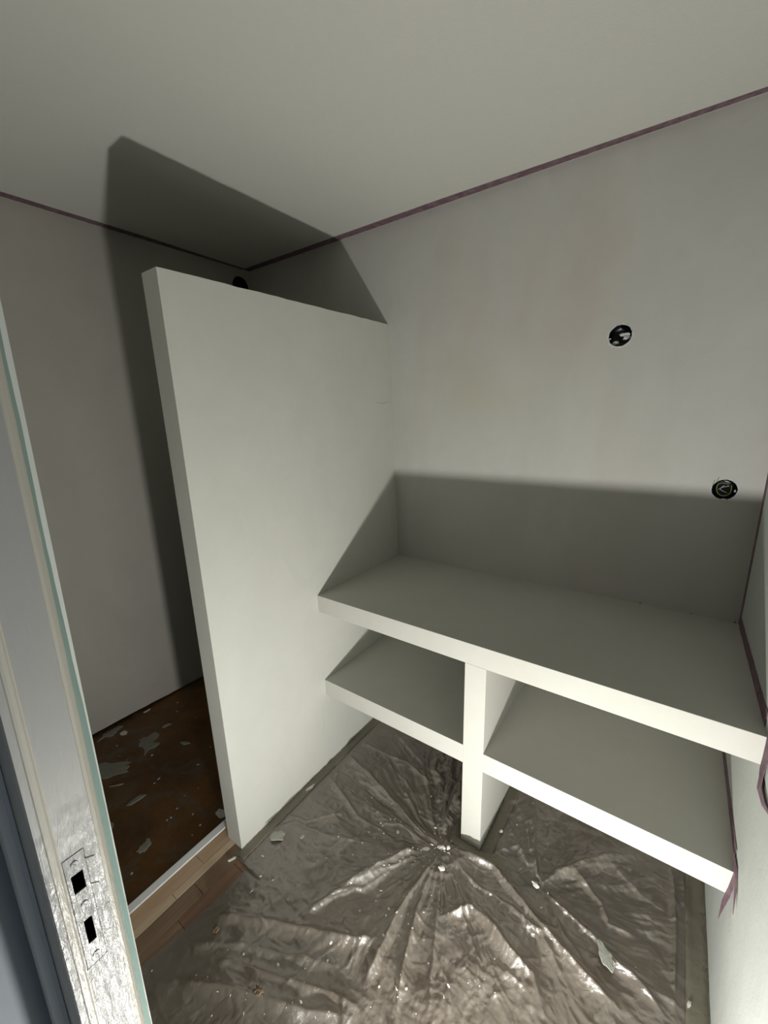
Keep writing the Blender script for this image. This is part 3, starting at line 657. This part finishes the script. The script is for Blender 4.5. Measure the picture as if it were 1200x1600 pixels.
SPL = [
 ([(-1.084, -1.257), (-1.118, -1.221), (-1.122, -1.184), (-1.112, -1.131), (-1.089, -1.138), (-1.077, -1.165), (-1.067, -1.192), (-1.09, -1.219)], 'long grey plaster splash on the dark floor against the left wall'),
 ([(-1.054, -1.163), (-1.058, -1.137), (-1.031, -1.129), (-1.013, -1.144), (-1.027, -1.162)], 'small oval grey plaster splash just right of the one against the left wall'),
 ([(-.883, -1.158), (-.907, -1.123), (-.919, -1.098), (-.894, -1.04), (-.853, -1.06), (-.84, -1.091), (-.809, -1.069), (-.803, -1.116), (-.785, -1.153), (-.841, -1.142)], 'jagged grey plaster splash in the middle of the dark floor bay'),
 ([(-.939, -1.335), (-.889, -1.277), (-.81, -1.223), (-.78, -1.231), (-.758, -1.26), (-.805, -1.33), (-.82, -1.354), (-.879, -1.349)], 'largest grey plaster splash on the dark floor, near the door frame'),
 ([(-1.118, -1.012), (-1.116, -.972), (-1.105, -.981), (-1.106, -1.011)], 'narrow pale splash by the left wall, furthest back on the dark floor'),
 ([(-.917, -1.006), (-.912, -.974), (-.888, -.965), (-.898, -1.008)], 'small grey splash behind the jagged splash on the dark floor'),
 ([(-.568, -1.334), (-.573, -1.305), (-.572, -1.266), (-.55, -1.256), (-.548, -1.283), (-.555, -1.32)], 'long thin grey smear across the middle of the dark floor'),
 ([(-.738, -1.336), (-.702, -1.291), (-.696, -1.297), (-.726, -1.334)], 'hair-thin pale smear in front of the largest grey splash'),
 ([(-.319, -1.406), (-.336, -1.38), (-.337, -1.359), (-.351, -1.349), (-.331, -1.346), (-.302, -1.36), (-.299, -1.391)], 'lumpy grey plaster splash close to the white edge strip'),
 ([(-.555, -1.426), (-.543, -1.4), (-.512, -1.404), (-.488, -1.428), (-.496, -1.441)], 'grey plaster splash on the dark floor cut off by the door frame'),
 ([(-.723, -1.01), (-.705, -.985), (-.664, -.983), (-.697, -1.012)], 'small faint splash nearest the stub wall at the back of the dark floor'),
 ([(-.216, -1.14), (-.224, -1.119), (-.193, -1.102), (-.17, -1.117), (-.177, -1.135)], 'crumbled white plaster heap at the stub wall foot on the dark floor')]
for i, (pts, lb) in enumerate(SPL):
    splat('plaster_splash', pts, M['crumb'] if i in (1, 4, 11) else M['splash'], -.0102, .0025 if i != 11 else .006, lb, 'plaster splash', 'plaster splashes on the dark floor', seed=i+30, jag=.22 if i not in (1,) else .03)
# crumbs, four shapes shared
def crumb_mesh(seed, sc):
    rr = random.Random(seed); bm = bmesh.new(); bmesh.ops.create_icosphere(bm, subdivisions=1, radius=1)
    for v_ in bm.verts:
        k = 1+rr.uniform(-.35, .35); v_.co = Vector((v_.co.x*sc[0]*k, v_.co.y*sc[1]*k, max(v_.co.z, -.5)*sc[2]*k))
    me = bpy.data.meshes.new('plaster_crumb'); bm.to_mesh(me); bm.free(); return me
CM = [crumb_mesh(s, sc) for s, sc in ((1, (.0048, .0032, .0022)), (2, (.0040, .0036, .0026)), (3, (.0062, .0026, .0020)), (4, (.0030, .0030, .0022)))]
for me in CM: me.materials.append(M['crumb'])
CR = [(0.205, -0.688), (0.086, -0.715), (0.125, -0.784), (0.051, -0.935), (0.384, -0.783), (0.422, -0.763), (0.406, -0.711), (0.418, -0.786), (0.431, -0.823), (0.298, -0.937), (0.102, -1.142), (0.156, -1.193), (0.202, -1.177), (0.29, -1.04), (0.242, -1.045), (0.309, -1.016), (0.169, -1.241), (0.443, -1.035), (0.512, -1.073), (0.541, -0.877), (0.296, -0.721), (0.094, -1.543), (-0.055, -1.451), (0.245, -1.387), (0.294, -1.365), (0.329, -1.495), (0.401, -1.444), (0.341, -1.444), (0.304, -1.46), (0.251, -1.458), (0.493, -1.372), (0.495, -1.196), (0.514, -1.229), (0.007, -0.738), (0.39, -0.429), (0.504, -0.578), (0.498, -0.662), (0.143, -0.528), (0.29, -1.186), (0.378, -0.847), (0.411, -0.856), (0.388, -0.902), (0.563, -0.839), (0.576, -0.813), (0.358, -0.766), (0.408, -0.799), (0.042, -0.934), (0.58, -0.839), (0.994, -0.726), (1.034, -0.663), (1.004, -0.688), (0.841, -0.497), (0.799, -0.576), (0.919, -0.943), (1.259, -0.722), (0.735, -0.868), (0.582, -0.686), (0.658, -0.7), (0.669, -0.749), (0.651, -0.802), (0.599, -0.805), (0.51, -1.074), (0.596, -1.042), (0.496, -1.194), (0.516, -1.233), (0.569, -1.143), (0.473, -1.282), (0.69, -0.964), (0.685, -0.904), (0.694, -0.914), (0.731, -0.976), (0.736, -0.932), (0.725, -1.025), (0.764, -1.064), (0.502, -1.358), (0.911, -1.002), (0.947, -1.016), (0.918, -0.941), (0.719, -1.167), (0.741, -1.15), (0.877, -1.039), (0.906, -1.026), (0.715, -1.14), (0.787, -1.175), (0.73, -1.178), (0.835, -1.105), (0.835, -1.076)]
rr = random.Random(99)
for cx_, cy_, n_, sp_ in ((.50, -.80, 22, .10), (.62, -.76, 14, .05), (.62, -1.05, 22, .10), (.66, -1.2, 12, .12), (.40, -1.2, 12, .2)):
    for k in range(n_): CR.append((cx_+rr.gauss(0, sp_), cy_+rr.gauss(0, sp_)))
CR = [p for p in CR if .06 < p[0] < 1.38 and not (DX-.012 < p[0] < DX+DT+.012 and p[1] > -D-.012)]
for (x, y) in CR:
    if y > -.01 or x > 1.42: continue
    o = bpy.data.objects.new('plaster_crumb', rr.choice(CM)); COL.objects.link(o)
    s_ = rr.choice((.4, .5, .6, .7, .9, 1.1)); o.scale = (s_, s_, s_); o.rotation_euler = (rr.uniform(-.3, .3), rr.uniform(-.3, .3), rr.uniform(0, 6.28)); o.location = (x, y, zs(x, y)+.0012*s_)
    if x < .68 and y > -.98: tag(o, 'small off-white plaster crumb on the sheet between stub wall and shelf upright', 'plaster crumb', 'plaster crumbs between stub wall and upright')
    elif x > .76 and y > -.9: tag(o, 'small off-white plaster crumb on the sheet below the right lower shelf', 'plaster crumb', 'plaster crumbs below the right lower shelf')
    else: tag(o, 'small off-white plaster crumb on the front part of the plastic sheet', 'plaster crumb', 'plaster crumbs on the front of the sheet')
for i in range(46):
    x = rr.uniform(-1.05, -.17); y = rr.uniform(-1.5, -.75)
    if any(abs(x-sum(p[0] for p in q_[0])/len(q_[0])) < .07 and abs(y-sum(p[1] for p in q_[0])/len(q_[0])) < .06 for q_ in SPL): continue
    o = bpy.data.objects.new('plaster_speck', rr.choice(CM)); COL.objects.link(o)
    s_ = rr.uniform(.5, 1.5); o.scale = (s_, s_, s_*.5); o.rotation_euler = (0, 0, rr.uniform(0, 6.28)); o.location = (x, y, -.0095)
    tag(o, 'tiny plaster speck on the dark brown bare floor', 'plaster speck', 'plaster specks on the dark floor')
def flake(name, x, y, a, c, ang, th, mt, label, cat='plaster flake', seed=1, jag=.25, n=11, grp=None):
    rr = random.Random(seed); pts = []
    for k in range(n):
        t = 2*math.pi*k/n; r_ = 1+rr.uniform(-jag, jag); px, py = a*math.cos(t)*r_, c*math.sin(t)*r_
        pts.append((x+px*math.cos(ang)-py*math.sin(ang), y+px*math.sin(ang)+py*math.cos(ang)))
    zm = max(zs(px, py) for px, py in pts+[(x, y)])
    return splat(name, pts, mt, zm+.0003, th, label, cat, grp, seed, .04)
flake('plaster_flake', .097, -1.065, .028, .022, .5, .003, M['flake'], 'grey-green plaster flake beside the tape at the stub wall foot', seed=1)
flake('plaster_flake', .036, -.827, .022, .008, 1.4, .002, M['crumb'], 'long pale plaster flake lying on the tape along the stub wall', seed=2)
flake('plaster_flake', .173, -1.009, .010, .008, 1.2, .002, M['flake'], 'small oval plaster flake right of the grey-green flake', seed=3, jag=.08)
flake('plaster_chip', .640, -.742, .016, .009, .4, .007, M['crumb'], 'white broken plaster chip where the sheet is pinched left of the upright', 'plaster chip', seed=4)
flake('plaster_chip', .662, -.733, .008, .007, 1.1, .008, M['crumb'], 'small white chip touching the upright side of the broken chip', 'plaster chip', seed=14)
flake('plaster_chip', .676, -.814, .011, .007, .5, .006, M['crumb'], 'rounded white plaster chip in front of the shelf upright', 'plaster chip', seed=5)
flake('plaster_chip', .591, -.778, .014, .006, .6, .006, M['crumb'], 'white plaster chip left of the pinched spot in the sheet', 'plaster chip', seed=6)
flake('plaster_chip', .474, -.789, .006, .008, .6, .006, M['crumb'], 'upright three-cornered chip between the stub wall and the upright', 'plaster chip', seed=7)
flake('plaster_chip', .962, -.681, .013, .008, -.5, .006, M['crumb'], 'white plaster chip at the second pinched spot under the right shelf', 'plaster chip', seed=8)
flake('plaster_smear', 1.185, -.756, .040, .018, -1.0, .0015, M['flake'], 'pale plaster smear on the sheet below the right lower shelf', 'plaster smear', seed=9)
flake('plaster_chip', 1.385, -.725, .004, .012, -.3, .003, M['crumb'], 'long thin white chip on the tape by the right wall', 'plaster chip', seed=10)
flake('plaster_chip', .800, -.560, .008, .005, 1.0, .006, M['crumb'], 'curled white chip on the tape right of the shelf upright', 'plaster chip', seed=11)
flake('plaster_chip', .012, -1.212, .016, .005, 1.1, .004, M['crumb'], 'pale sliver of plaster at the front corner of the stub wall', 'plaster chip', seed=12)
flake('glue_clump', .167, -1.376, .014, .009, -1.0, .009, M['clump'], 'brown crumbly lump on the sheet near the bare planks', 'lump', seed=13, jag=.4)
flake('glue_clump', .404, -1.395, .014, .009, .4, .008, M['clump'], 'brown crumbly lump on the sheet at the bottom of the picture', 'lump', seed=15, jag=.4)
